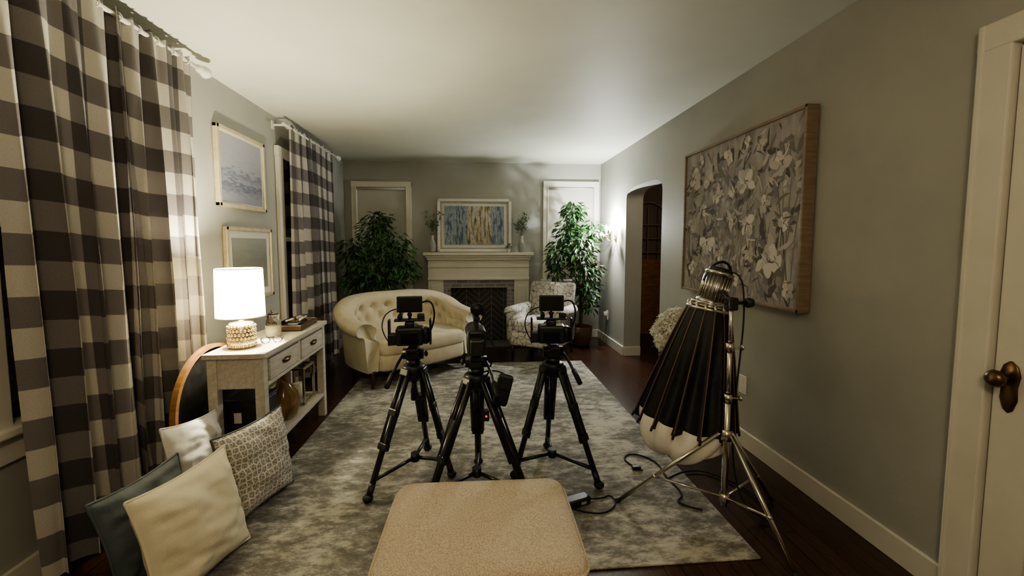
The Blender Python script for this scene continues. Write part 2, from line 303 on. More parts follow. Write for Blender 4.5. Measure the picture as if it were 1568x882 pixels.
def stroke(cy_,cz,L,Wd,ang,k,bend=0,p=.7):
    lay[0]+=1; x=-.0232-lay[0]*.0000028; P=[]; n_=8
    for i in range(n_+1):
        t=i/n_; w=Wd*max(.02,math.sin(math.pi*min(1,t*.92+.06)))**p*random.uniform(.74,1.15); aa=ang+bend*t
        cyy=cy_+L*t*math.cos(aa); czz=cz+L*t*math.sin(aa); nx,nz_=-math.sin(aa),math.cos(aa)
        P.append(((cyy+nx*w/2,czz+nz_*w/2),(cyy-nx*w/2,czz-nz_*w/2)))
    out=[p[0] for p in P]+[p[1] for p in P[::-1]]
    out=[(max(-W/2+.02,min(W/2-.02,a)),max(-Hh/2+.02,min(Hh/2-.02,b))) for a,b in out]
    b0=len(vs); vs.extend([(x,a,b) for a,b in out]); n2=len(out)
    for i in range(n_): fs.append((b0+i,b0+i+1,b0+n2-2-i,b0+n2-1-i)); mi.append(k)
U=random.uniform
for i in range(44):
    y=U(-.56,.56); stroke(y,-.53,U(.4,.95),.009,rad(90+U(-16,16)),random.choice([2,3,5,7]),U(-.25,.25))
for i in range(330):
    y=U(-.58,.58);z=U(-.50,.42); stroke(y,z,U(.04,.13),U(.015,.045),U(.4,2.7) if random.random()<.6 else U(0,6.28),random.choice([2,2,3,5,5,6,7,7,3,1]),U(-.6,.6))
fl=[(.47,.31,.085),(.29,.30,.075),(.06,.40,.055),(-.13,.22,.095),(-.27,.41,.05),(-.45,.28,.085),(.36,.08,.05),(.53,-.02,.06),(.17,.16,.06),(.30,-.16,.09),(.02,-.02,.055),(-.17,-.05,.07),(-.32,.06,.05),(.10,-.25,.06),(-.49,-.05,.065),(-.38,-.28,.10),(-.2,-.24,.05),(.48,-.34,.06),(.22,-.40,.055),(-.05,-.41,.065),(-.53,-.43,.05),(.0,.17,.04),(.40,.45,.04),(-.14,.46,.04)]
for (y,z,r_) in fl:
    a0=U(0,6.28); pal=random.choice([[0,0,6],[0,6,1],[0,1,6],[0,6,6,1]])
    for i in range(7): stroke(y,z,r_*1.35,r_*.55,U(0,6.28),random.choice([2,5,7,3]),U(-.6,.6))
    sp=U(3.6,6.28); n_=random.randint(4,7)
    for i in range(n_): stroke(y,z,r_*U(.7,1.25),r_*U(.65,1.05),a0+i*sp/n_+U(-.25,.25),random.choice(pal),U(-.8,.8),.5)
    for i in range(7): a_=a0+U(0,sp); stroke(y+.2*r_*math.cos(a_),z+.2*r_*math.sin(a_),r_*U(.4,.9),r_*U(.08,.18),a_+U(-.3,.3),random.choice([6,7,1,0]),U(-.8,.8),.6)
    for i in range(3): stroke(y,z,r_*U(.15,.35),r_*.14,U(0,6.28),random.choice([2,4,3]))
for i in range(130):
    stroke(U(-.57,.57),U(-.5,.5),U(.03,.10),U(.006,.014),U(0,6.28),random.choice([4,2,0,6,7,2]),U(-.6,.6))
mesh(g,'brushwork',vs,fs,None,False,mats=pm,mi=mi)
# ---------------------------------------------------------------- curtains
def curtain(name,y0,y1,ztop,zbot,x,nf,seed,flare=.1,amp=1,lean=0,uo=0,us=1.12):
    g=G(name,(0,0,0)); nu,nv=nf*18,44; vs=[];uv=[];fs=[];W=y1-y0; rnd=random.Random(seed); ph=[rnd.uniform(-1.1,1.1) for _ in range(nf+2)]; am=[rnd.uniform(.45,1.3) for _ in range(nf+2)]; dr=[rnd.uniform(-.035,.035) for _ in range(nf+2)]
    for j in range(nv+1):
        t=j/nv; z=ztop+(zbot-ztop)*t; sp=1+flare*t
        for i in range(nu+1):
            s=i/nu; q=s*nf; k=int(min(q,nf-1e-6)); fr=q-k; fr=fr*fr*(3-2*fr); mixv=lambda a:a[k]*(1-fr)+a[k+1]*fr
            A=(.014+.030*min(1,t*1.8)**.8)*mixv(am)*amp
            ang=2*math.pi*q+mixv(ph)+.5*math.sin(3*t+seed+q)*t
            xx=x+A*math.sin(ang)+.010*math.sin(2.3*ang+t*2)*t+.007*(1-min(1,t*6))*math.sin(2*ang+1)
            yy=y0+W*.5+(s-.5)*W*sp+.014*math.sin(2*ang)*min(1,t*2)+mixv(dr)*t+lean*t
            vs.append((xx,yy,z+(.008*math.sin(ang*2) if j==0 else 0))); uv.append((uo+s*W*us+.012*math.sin(ang),z+.006*math.sin(ang)+.012*math.sin(s*6+seed)))
    for j in range(nv):
        for i in range(nu):
            a=j*(nu+1)+i; fs.append((a,a+1,a+nu+2,a+nu+1))
    mesh(g,'panel',vs,fs,M['check'],True,uv)
    return g
def rod(name,y0,y1,z,x):
    g=G(name,(x,0,z)); cyl(g,'rod',(0,y0,0),(0,y1,0),.011,M['white'])
    lathe(g,'finial',[(.011,0),(.02,.01),(.024,.03),(.016,.045),(.03,.06),(.034,.085),(.02,.115),(.006,.13)],(0,y1,0),M['white'],20,rot=(-90,0,0))
    for y in (y1-.06,y0+.05): box(g,'bracket_arm',(-.05,y,0),(.12,.016,.016),M['white'],.003); box(g,'bracket_plate',(XL-x+.005,y,0),(.01,.04,.07),M['white'],.002)
    for k in range(int((y1-y0)/.12)): tube(g,'curtain_ring',[(.02*math.cos(i*.785),y0+.1+k*.115,.02*math.sin(i*.785)) for i in range(8)],.003,M['white'],True)
curtain('buffalo_check_curtain',1.60,2.14,2.36,.05,-1.60,4,3,.04,1.1,.05,.03); curtain('buffalo_check_curtain.001',2.12,2.62,2.36,.05,-1.60,5,6,.12,1.1,-.01,.16,1.25)
rod('curtain_rod',1.36,2.70,2.335,-1.60); 
curtain('buffalo_check_curtain.002',4.0,5.10,2.36,.05,-1.62,8,8,.04,.95,.03,.1,1.3); rod('curtain_rod.001',3.86,5.25,2.335,-1.62)
# ---------------------------------------------------------------- console table
TX,TY,TZ=-1.295,2.86,.73
g=G('console_table',(TX,TY,0),1.0); W_=M['wash']; D,Lg=.30,1.0
box(g,'top',(0,0,TZ-.014),(D+.02,Lg+.02,.028),W_,.004)
for sx in (-1,1):
    for sy in (-1,1): box(g,'leg',(sx*(D/2-.03),sy*(Lg/2-.03),(TZ-.03)/2),(.05,.05,TZ-.03),W_,.004)
box(g,'apron_near',(0,-Lg/2+.025,.615),(D-.1,.02,.165),W_,.003); box(g,'apron_far',(0,Lg/2-.025,.615),(D-.1,.02,.165),W_,.003); box(g,'apron_back',(-D/2+.025,0,.615),(.02,Lg-.1,.165),W_,.003)
box(g,'drawer_rail_low',(D/2-.02,0,.545),(.03,Lg-.08,.022),W_,.003); box(g,'drawer_rail_high',(D/2-.02,0,.695),(.03,Lg-.08,.016),W_,.003); box(g,'drawer_divider',(D/2-.02,0,.62),(.03,.03,.15),W_,.003)
for s in (-1,1):
    box(g,'drawer_front',(D/2-.012,s*.225,.62),(.024,.40,.118),W_,.004)
    ball(g,'cup_pull',(D/2+.004,s*.225,.625),.035,M['bronze'],(.5,1.25,.5))
    box(g,'pull_lip',(D/2+.006,s*.225,.632),(.016,.10,.008),M['bronze'],.003)
box(g,'lower_shelf',(0,0,.17),(D-.02,Lg-.02,.025),W_,.003)
g=G('table_lamp',(-1.325,2.52,TZ+.002))
lathe(g,'base',[(.066,0),(.068,.01),(.068,.125),(.06,.14),(.02,.145),(.012,.15),(.012,.19)],(0,0,0),M['gold'],36)
for j in range(6):
    for i in range(22):
        a=2*math.pi*(i+.5*(j%2))/22; ball(g,'hammered_bead',(.067*math.cos(a),.067*math.sin(a),.015+j*.021),.0095,M['gold'],sub=1)
lathe(g,'shade',[(.122,.175),(.117,.445)],(0,0,0),M['shade'],48,caps=False); 
for r_,z in ((.1225,.175),(.1175,.445)): tube(g,'shade_rim',[(r_*math.cos(2*math.pi*i/24),r_*math.sin(2*math.pi*i/24),z) for i in range(24)],.003,M['white'],True)
ball(g,'bulb',(0,0,.30),.03,M['bulb']); cyl(g,'socket',(0,0,.18),(0,0,.27),.014,M['gold'])
g=G('candle_jar',(-1.28,2.80,TZ+.002)); lathe(g,'jar',[(.042,0),(.045,.01),(.045,.10),(.036,.115),(.036,.12)],(0,0,0),M['glass']); lathe(g,'wax',[(.04,.005),(.04,.065)],(0,0,0),M['wax']); lathe(g,'lid',[(.038,.12),(.04,.125),(.04,.14),(.03,.145),(.008,.15),(.012,.162),(.004,.17)],(0,0,0),M['glass'])
g=G('eyeglasses',(-1.21,2.62,TZ+.018),20)
for s in (-1,1):
    tube(g,'rim',[(.024*math.cos(i*math.pi/6)+s*.032,0,.018*math.sin(i*math.pi/6)) for i in range(12)],.0022,M['black'],True); tube(g,'temple',[(s*.057,0,.008),(s*.06,.07,.006),(s*.055,.12,-.012)],.002,M['black'])
tube(g,'bridge',[(-.01,0,.004),(0,0,.009),(.01,0,.004)],.002,M['black'])
g=G('wooden_tray',(-1.28,3.12,TZ+.002),3); box(g,'tray_base',(0,0,.008),(.20,.34,.014),M['darkwood'],.003)
for s in (-1,1): box(g,'tray_side',(s*.095,0,.02),(.012,.34,.035),M['darkwood'],.003); box(g,'tray_end',(0,s*.165,.02),(.20,.012,.035),M['darkwood'],.003)
for i in range(7): cyl(g,'makeup_brush',(U(-.07,.07),U(-.12,.0),.03+.006*i),(U(-.07,.07),U(.04,.14),.032+.006*i),.006,random.choice([M['black'],M['gold'],M['whitepil']]))
box(g,'compact_case',(.03,-.08,.035),(.07,.09,.02),M['black'],.006)
g=G('amber_glass_vase',(-1.25,2.84,.185)); lathe(g,'vase',[(.05,0),(.075,.02),(.095,.09),(.085,.16),(.045,.22),(.03,.26),(.03,.31),(.036,.325)],(0,0,0),M['amber'],caps=True)
g=G('silver_lantern_frame',(-1.28,3.15,.185),0)
for sx in (-1,1):
    for sy in (-1,1): box(g,'post',(sx*.07,sy*.09,.13),(.016,.016,.26),M['chrome'],.002)
for z in (.008,.255):
    for s in (-1,1): box(g,'rail_y',(s*.07,0,z),(.016,.19,.016),M['chrome'],.002); box(g,'rail_x',(0,s*.09,z),(.15,.016,.016),M['chrome'],.002)
cyl(g,'candle',(0,0,.018),(0,0,.13),.035,M['wax'])
g=G('black_storage_case',(-1.31,2.57,.185)); box(g,'case_body',(0,0,.12),(.2,.20,.24),M['black'],.01); box(g,'case_lid',(0,0,.245),(.205,.205,.015),M['black'],.005)
box(g,'label',(-.03,-.102,.15),(.04,.002,.06),M['white'],.0005)
g=G('round_wood_mirror',(-1.50,2.56,.375),rot=(0,rad(-4),0))
def ring(g,name,R0,w,d,m,seg=64):
    vs=[];fs=[];pr=[(-w/2,-d/2),(w/2,-d/2),(w/2,d/2),(-w/2,d/2)]
    for i in range(seg):
        a=2*math.pi*i/seg
        for p,q in pr: vs.append((q,(R0+p)*math.cos(a),(R0+p)*math.sin(a)))
    for i in range(seg):
        k=(i+1)%seg
        for j in range(4): fs.append((i*4+j,i*4+(j+1)%4,k*4+(j+1)%4,k*4+j))
    return mesh(g,name,vs,fs,m,False)
ring(g,'frame',.355,.022,.03,M['honey']); lathe(g,'glass',[(.345,0),(.345,.01)],(-.005,0,0),M['black'],64,rot=(0,90,0),smooth=False)
# ---------------------------------------------------------------- pillows
def pillow(name,loc,size,T,m,rot,m2=None,sag=.0):
    g=G(name,loc,rot=[rad(a) for a in rot]); n_=34; vs=[];fs=[];uv=[]; mi=[]
    for side in (1,-1):
        for j in range(n_+1):
            for i in range(n_+1):
                u=i/n_*2-1; v=j/n_*2-1
                t=max(0,(1-abs(u)**2.6)*(1-abs(v)**2.6))**.55*T/2
                x=size*.5*u*(1-.09*(1-v*v)*abs(u)**2); y=size*.5*v*(1-.09*(1-u*u)*abs(v)**2)
                ee=min(1,(1-abs(u))*6)*min(1,(1-abs(v))*6)
                cr=ee*(.014*noise.noise(Vector((u*2.2+loc[0]*9,v*2.2,side*3)))+.009*noise.noise(Vector((u*3+v*2,v*6+loc[1]*7,side)))+.003*noise.noise(Vector((u*9-v*5,v*9+loc[1]*5,side))))
                vs.append((x,y-sag*(1-v)*abs(u)**2,side*t+cr)); uv.append((u*.5+.5,v*.5+.5))
    N1=(n_+1)**2
    for sd in (0,1):
        for j in range(n_):
            for i in range(n_):
                a=sd*N1+j*(n_+1)+i; q=(a,a+1,a+n_+2,a+n_+1); fs.append(q if sd==0 else q[::-1]); mi.append(sd)
    mesh(g,'cushion',vs,fs,m,True,uv,mats=[m,m2 or m],mi=mi)
    ed=[]
    for k in range(0,4*n_):
        s_,r_=divmod(k,n_); p=r_/n_*2-1; u,v=[(p,-1),(1,p),(-p,1),(-1,-p)][s_]
        ed.append((size*.5*u*(1-.09*(1-v*v)*abs(u)**2),size*.5*v*(1-.09*(1-u*u)*abs(v)**2)-sag*(1-v)*abs(u)**2,0))
    tube(g,'piping',ed,.005,m2 or m,True)
    return g
pillow('patterned_throw_pillow',(-1.085,2.14,.235),.43,.16,M['geo'],(82,0,74),M['teal'])
pillow('white_throw_pillow',(-1.37,2.16,.27),.38,.10,M['whitepil'],(77,8,86))
pillow('cream_throw_pillow',(-1.10,1.70,.225),.43,.17,M['creampil'],(76,0,78))
pillow('slate_blue_pillow',(-1.295,1.75,.205),.39,.10,M['teal'],(74,0,82))
pillow('slate_blue_pillow.001',(-1.26,1.34,.085),.36,.12,M['teal'],(8,0,84))
# ---------------------------------------------------------------- ottoman
g=G('upholstered_ottoman',(.012,1.34,0),-1)
o=rrect(.62,.48,.05)
slab(g,'cushion_top',o,[(.95,.25),(.995,.27),(1.0,.30),(1.0,.385),(.985,.405),(.955,.416),(.8,.422)],M['tweed'],.006)
slab(g,'base',o,[(.95,.09),(.975,.10),(.975,.25),(.93,.26)],M['tweed'])
tube(g,'piping',[(p[0]*1.0,p[1]*1.0,.392) for p in o[::2]],.005,M['tweed'],True)
for sx in (-1,1):
    for sy in (-1,1): cyl(g,'leg',(sx*.24,sy*.17,0),(sx*.25,sy*.18,.1),.014,M['darkwood'],.022)
# ---------------------------------------------------------------- tufted loveseat
g=G('tufted_loveseat',(-.715,4.47,.010),37); g.scale=(.93,.93,.97)
def cr(P,t):
    n_=len(P)-1; q=min(max(t*n_,0),n_-1e-6); i=int(q); u=q-i
    p=[P[max(0,min(n_,i+k))] for k in (-1,0,1,2)]
    return [.5*((2*p[1][d])+(-p[0][d]+p[2][d])*u+(2*p[0][d]-5*p[1][d]+4*p[2][d]-p[3][d])*u*u+(-p[0][d]+3*p[1][d]-3*p[2][d]+p[3][d])*u**3) for d in range(len(P[0]))]
path=[(-.60,-.40),(-.625,-.22),(-.63,-.02),(-.60,.16),(-.48,.29),(-.26,.345),(0,.36),(.26,.345),(.48,.29),(.60,.16),(.63,-.02),(.625,-.22),(.60,-.40)]
hts=[(.62,),(.63,),(.66,),(.74,),(.80,),(.82,),(.82,),(.82,),(.80,),(.74,),(.66,),(.63,),(.62,)]
NP,NC=190,64; vs=[];fs=[]
for i in range(NP+1):
    t=i/NP; p=cr(path,t); a=cr(path,max(0,t-.004)); b=cr(path,min(1,t+.004)); tx,ty=b[0]-a[0],b[1]-a[1]; l_=math.hypot(tx,ty); nx,ny=-ty/l_,tx/l_
    h=cr(hts,t)[0]
    sec=[(.03,.16),(.045,.30),(.05,h-.22),(.065,h-.13),(.125,h-.105),(.135,h-.045),(.09,h-.002),(.03,h),(-.03,h-.02),(-.055,h-.07),(-.05,h-.16),(-.06,.50),(-.085,.42),(-.10,.33),(-.08,.16)]
    for k in range(NC+1):
        q=cr(sec,k/NC); off=q[0]; z=q[1]; fk=k/NC
        if .60<fk<.90:
            sA=t*17; dep=0
            for zr,sh in ((h-.14,0),(h-.26,.5)):
                dx=(sA+sh)%1; dx=min(dx,1-dx)/17*2.35; dz=z-zr
                dep+=math.exp(-(dx*dx+dz*dz)/.0009)
            off+=.05*dep-.018
        vs.append((p[0]+nx*off,p[1]+ny*off,z))
for i in range(NP):
    for k in range(NC):
        a=i*(NC+1)+k; fs.append((a,a+1,a+NC+2,a+NC+1))
fs.append(tuple(range(NC+1))); fs.append(tuple(range(NP*(NC+1),(NP+1)*(NC+1)))[::-1])
mesh(g,'curved_back_and_arms',vs,fs,M['cream'])
for r_,sh in ((-.14,0),(-.26,.5)):
    for k in range(1,17):
        t=(k-sh)/17; p=cr(path,t); a=cr(path,t-.004); b=cr(path,t+.004); tx,ty=b[0]-a[0],b[1]-a[1]; l_=math.hypot(tx,ty); h=cr(hts,t)[0]
        ball(g,'tuft_button',(p[0]+ty/l_*.030,p[1]-tx/l_*.030,h+r_),.010,M['cream'],sub=2)
def seat_out(ins,front):
    o=[]
    for i in range(21):
        t=.06+.88*i/20; p=cr(path,t); a=cr(path,t-.004); b=cr(path,t+.004); tx,ty=b[0]-a[0],b[1]-a[1]; l_=math.hypot(tx,ty); o.append((p[0]+ty/l_*ins,p[1]-tx/l_*ins))
    for i in range(1,16):
        u=i/16; x=.54-(1.08)*u; o.append((x,front-.07*math.sin(math.pi*u)))
    return o
slab(g,'seat_deck',seat_out(.04,-.40),[(.97,.15),(1,.17),(1,.29),(.98,.305)],M['cream'])
slab(g,'seat_cushion',seat_out(.075,-.41),[(.97,.30),(1,.315),(1.005,.36),(1,.40),(.975,.425),(.9,.438),(.6,.448)],M['cream'],.004)
for x,y in ((-.57,-.37),(.57,-.37),(-.5,.28),(.5,.28)): lathe(g,'turned_leg',[(.012,0),(.018,.012),(.016,.03),(.012,.04),(.022,.07),(.03,.11),(.022,.13),(.034,.17)],(x,y,0),M['darkwood'],16)
# ---------------------------------------------------------------- armchair
g=G('patterned_armchair',(.79,4.99,.004),-32); t=M['toile']
slab(g,'seat_base',rrect(.60,.62,.05),[(.97,.15),(1,.17),(1,.30),(.97,.32)],t)
slab(g,'seat_cushion',[(x,y-.03) for x,y in rrect(.47,.58,.06)],[(.95,.31),(1,.33),(1.01,.37),(1,.41),(.96,.435),(.8,.445)],t,.006)
def extr(g,name,sec,x0,x1,m,axis='y',bev=.015):
    bm=bmesh.new(); a=[bm.verts.new((p,x0,q) if axis=='y' else (x0,p,q)) for p,q in sec]; f=bm.faces.new(a); r=bmesh.ops.extrude_face_region(bm,geom=[f])
    d=(0,x1-x0,0) if axis=='y' else (x1-x0,0,0); bmesh.ops.translate(bm,vec=d,verts=[v for v in r['geom'] if isinstance(v,bmesh.types.BMVert)])
    if bev: bmesh.ops.bevel(bm,geom=[e for e in bm.edges if len(e.link_faces)==2 and e.calc_face_angle()>1.2],offset=bev,segments=3,affect='EDGES')
    return bmo(g,name,bm,m,True)
for s in (-1,1):
    sec=[(s*.24,.20),(s*.325,.20),(s*.33,.50)]+[(s*(.30+.062*math.cos(rad(a))),.535+.06*math.sin(rad(a))) for a in range(-40,221,20)]+[(s*.245,.48)]
    extr(g,'rolled_arm',sec,-.31,.24,t)
sec=[(.16,.32),(.27,.32),(.345,.66),(.375,.80)]+[(.335+.045*math.cos(rad(a)),.80+.045*math.sin(rad(a))) for a in range(10,181,20)]+[(.255,.68)]
extr(g,'back_rest',sec,-.29,.29,t,'x',.02)
for x in (-.26,.26):
    cyl(g,'front_leg',(x,-.27,0),(x,-.27,.17),.014,M['darkwood'],.024); cyl(g,'rear_leg',(x,.30,0),(x,.25,.17),.014,M['darkwood'],.022)
# ---------------------------------------------------------------- trees
def leaves(g,name,blobs,n_,L,m,droop=.5,W_=.42,seed=1,xmax=9,xmin=-9,ymax=9):
    rnd=random.Random(seed); vs=[];fs=[]; tot=sum(b[4] for b in blobs); c=0
    while c<n_:
        r_=rnd.random()*tot
        for b in blobs:
            r_-=b[4]
            if r_<=0: break
        d=Vector((rnd.gauss(0,1),rnd.gauss(0,1),rnd.gauss(0,1))).normalized(); q=rnd.random()**.45
        p=Vector((b[0]+d.x*b[3]*q,b[1]+d.y*b[3]*q,b[2]+d.z*(b[5] if len(b)>5 else b[3])*q))
        if p.x>xmax or p.x<xmin or p.y>ymax: continue
        a=Vector((d.x,d.y,d.z*.4-droop)).normalized(); a=(a+Vector((rnd.gauss(0,.35),rnd.gauss(0,.35),rnd.gauss(0,.3)))).normalized()
        up=Vector((rnd.gauss(0,.4),rnd.gauss(0,.4),1)); s=a.cross(up).normalized(); nn=s.cross(a); l=L*rnd.uniform(.7,1.2); w=l*W_*.5
        i=len(vs); vs+= [p,p+a*l*.3+s*w*.85,p+a*l*.6+s*w*.8,p+a*l-nn*l*.1,p+a*l*.6-s*w*.8,p+a*l*.3-s*w*.85,p+a*l*.45-nn*l*.06]
        fs+=[(i,i+1,i+6),(i+1,i+2,i+6),(i+2,i+3,i+6),(i+3,i+4,i+6),(i+4,i+5,i+6),(i+5,i,i+6)]; c+=1
    return mesh(g,name,vs,fs,m,False)
def ficus(name,px,py,blobs,n_,seed,pot=True):
    g=G(name,(px,py,0)); rnd=random.Random(seed)
    lathe(g,'basket',[(.10,0),(.12,.02),(.145,.14),(.15,.25),(.142,.26),(.13,.25),(.12,.20)],(0,0,0),M['wicker']); lathe(g,'soil',[(.12,.19),(.12,.21)],(0,0,0),M['soil'])
    for k in range(3): a=k*2.1; tube(g,'trunk',[(.03*math.cos(a),.03*math.sin(a),.2),(.03*math.cos(a+2),.03*math.sin(a+2),.45),(.03*math.cos(a+4),.03*math.sin(a+4),.7),(.03*math.cos(a+5),.03*math.sin(a+5),1.0)],.011,M['bark'])
    for b in blobs:
        tube(g,'branch',[(0,0,.75),(b[0]*.5,b[1]*.5,(b[2]+.75)/2+.05),(b[0],b[1],b[2])],.006,M['bark'])
    leaves(g,'foliage',blobs,n_,.095,M['leaf'],.6,.42,seed,xmax=XR-px-.06,xmin=XL-px+.12,ymax=YB-py-.09)
ficus('potted_ficus_tree',-1.17,5.42,[(-.05,0,1.48,.22,1.1),(.18,-.08,1.25,.24,1.2),(-.30,-.05,1.2,.22,1.1),(-.02,-.1,1.0,.27,1.2),(.30,-.05,1.02,.17,.6),(-.30,0,.88,.19,.6),(.02,0,1.64,.11,.3),(.1,-.1,.78,.2,.4)],1500,3)
ficus('potted_ficus_tree.001',1.36,5.42,[(-.12,0,1.74,.14,.7),(-.17,-.05,1.48,.20,1.1),(-.04,-.03,1.27,.24,1.2),(-.30,-.05,1.2,.19,.8),(.05,-.05,1.0,.20,.9),(.08,0,.75,.17,.6),(.13,0,1.48,.17,.6),(.1,-.03,.55,.12,.3),(-.30,0,1.0,.13,.3)],1450,9)
# ---------------------------------------------------------------- mantel decor
def sprig(name,x,h,seed):
    g=G(name,(x,5.76,1.212)); lathe(g,'vase',[(.03,0),(.045,.02),(.05,.08),(.04,.13),(.022,.17),(.022,.20),(.03,.22)],(0,0,0),M['ceramic']); rnd=random.Random(seed); bl=[]
    for k in range(10):
        a=rnd.uniform(0,6.28); r_=rnd.uniform(.05,.15); z=rnd.uniform(.32,h); tube(g,'stem',[(0,0,.2),(r_*.5*math.cos(a),r_*.3*math.sin(a),.3),(r_*math.cos(a),r_*.5*math.sin(a),z)],.002,M['sage'])
        for q in range(3): u=.5+q*.25; bl.append((r_*u*math.cos(a),r_*.5*u*math.sin(a),.2+(z-.2)*u,.03,1))
    leaves(g,'leaves',bl,190,.04,M['sage'],-.3,.6,seed)
sprig('sprig_vase',-.57,.54,4); sprig('sprig_vase.001',.62,.54,6)
g=G('small_mantel_plant',(.44,5.72,1.212)); lathe(g,'pot',[(.02,0),(.026,.04),(.022,.04)],(0,0,0),M['white']); leaves(g,'leaves',[(0,0,.07,.035,1)],60,.03,M['sage'],-.4,.5,5)
# ---------------------------------------------------------------- sconce, outlets
g=G('wall_sconce',(XR,5.20,1.42)); lathe(g,'backplate',[(.004,-.07),(.03,-.055),(.04,0),(.03,.055),(.004,.07)],(-.008,0,0),M['gold']).scale=(.3,1,1)
for s in (-1,1):
    tube(g,'arm',[(-.01,0,-.02),(-.05,s*.03,-.06),(-.09,s*.07,-.05),(-.10,s*.075,0)],.006,M['gold']); lathe(g,'cup',[(.01,0),(.026,.012),(.028,.02)],(-.10,s*.075,0),M['gold'])
    cyl(g,'candle_tube',(-.10,s*.075,.015),(-.10,s*.075,.06),.011,M['white']); lathe(g,'flame_bulb',[(.008,.06),(.022,.08),(.020,.105),(.003,.14)],(-.10,s*.075,0),M['bulb'],16)
def outlet(name,y,z,plug):
    g=G(name,(XR,y,z)); box(g,'plate',(-.004,0,0),(.008,.075,.12),M['white'],.003)
    for s in (-1,1): box(g,'socket',(-.009,0,s*.025),(.004,.032,.03),M['mat_board'],.002)
    if plug: box(g,'plug',(-.03,0,.02),(.04,.04,.05),M['white'],.006); tube(g,'cord',[(-.04,0,0),(-.05,0,-.1),(-.03,.1,-.2),(-.03,.15,-.34)],.003,M['white'])
outlet('wall_outlet',5.5,.38,True); outlet('wall_outlet.001',2.60,.40,False)
g=G('arched_glass_cabinet',(2.50,6.07,0)); box(g,'body',(0,0,.55),(.8,.05,1.1),M['honey'],.004)
for s in (-1,1): box(g,'stile',(s*.36,0,1.3),(.07,.05,1.5),M['oakframe'],.004)
tube(g,'arch_head',[(.33*math.cos(a*math.pi/12),0,1.6+.33*math.sin(a*math.pi/12)) for a in range(13)],.02,M['oakframe'])
for x in (-.16,0,.16): box(g,'muntin',(x,0,1.45),(.015,.03,.8),M['oakframe'],.002)
for z in (1.2,1.4,1.6): box(g,'muntin_bar',(0,0,z),(.66,.03,.015),M['oakframe'],.002)
# ---------------------------------------------------------------- hydrangea
g=G('hydrangea_vase',(1.565,3.27,0)); lathe(g,'glass_vase',[(.065,0),(.07,.01),(.055,.2),(.05,.36),(.075,.44)],(0,0,0),M['glass'])
for k in range(6): a=k; tube(g,'stem',[(0,0,.05),(.02*math.cos(a),.02*math.sin(a),.3),(.07*math.cos(a),.07*math.sin(a),.56)],.004,M['leaf'])
rnd=random.Random(2); hb=[(.03,-.05,.74,.07),(-.05,.0,.68,.075),(.06,.02,.64,.07),(-.01,-.07,.62,.075),(-.06,.07,.60,.07),(.05,.08,.72,.065),(.05,-.07,.56,.065),(-.085,-.05,.55,.065),(0,0,.52,.07)]; vs=[];fs=[]
for x,y,z,r_ in hb:
    for k in range(230):
        d=Vector((rnd.gauss(0,1),rnd.gauss(0,1),rnd.gauss(0,1))).normalized(); p=Vector((x,y,z))+d*r_*rnd.uniform(.75,1.12); d=(d+Vector((rnd.gauss(0,.4),rnd.gauss(0,.4),rnd.gauss(0,.4)))).normalized(); a=d.cross(Vector((rnd.random(),rnd.random(),rnd.random()))).normalized(); b=d.cross(a)
        for q in range(4):
            an=q*math.pi/2; e=a*math.cos(an)+b*math.sin(an); f_=a*math.cos(an+.8)+b*math.sin(an+.8); i=len(vs); vs+=[p,p+(e*.8-f_*.25)*.017+d*.003,p+(e+f_)*.012+d*.006,p+(f_*.8-e*.1)*.016+d*.003]; fs.append((i,i+1,i+2,i+3))
mesh(g,'petals',vs,fs,M['petal'],False)
for x,y,z,r_ in hb: ball(g,'flower_head',(x,y,z),r_*.7,M['petal'],sub=2)
leaves(g,'leaves',[(0,0,.50,.08,1)],22,.11,M['leaf'],.2,.6,3)
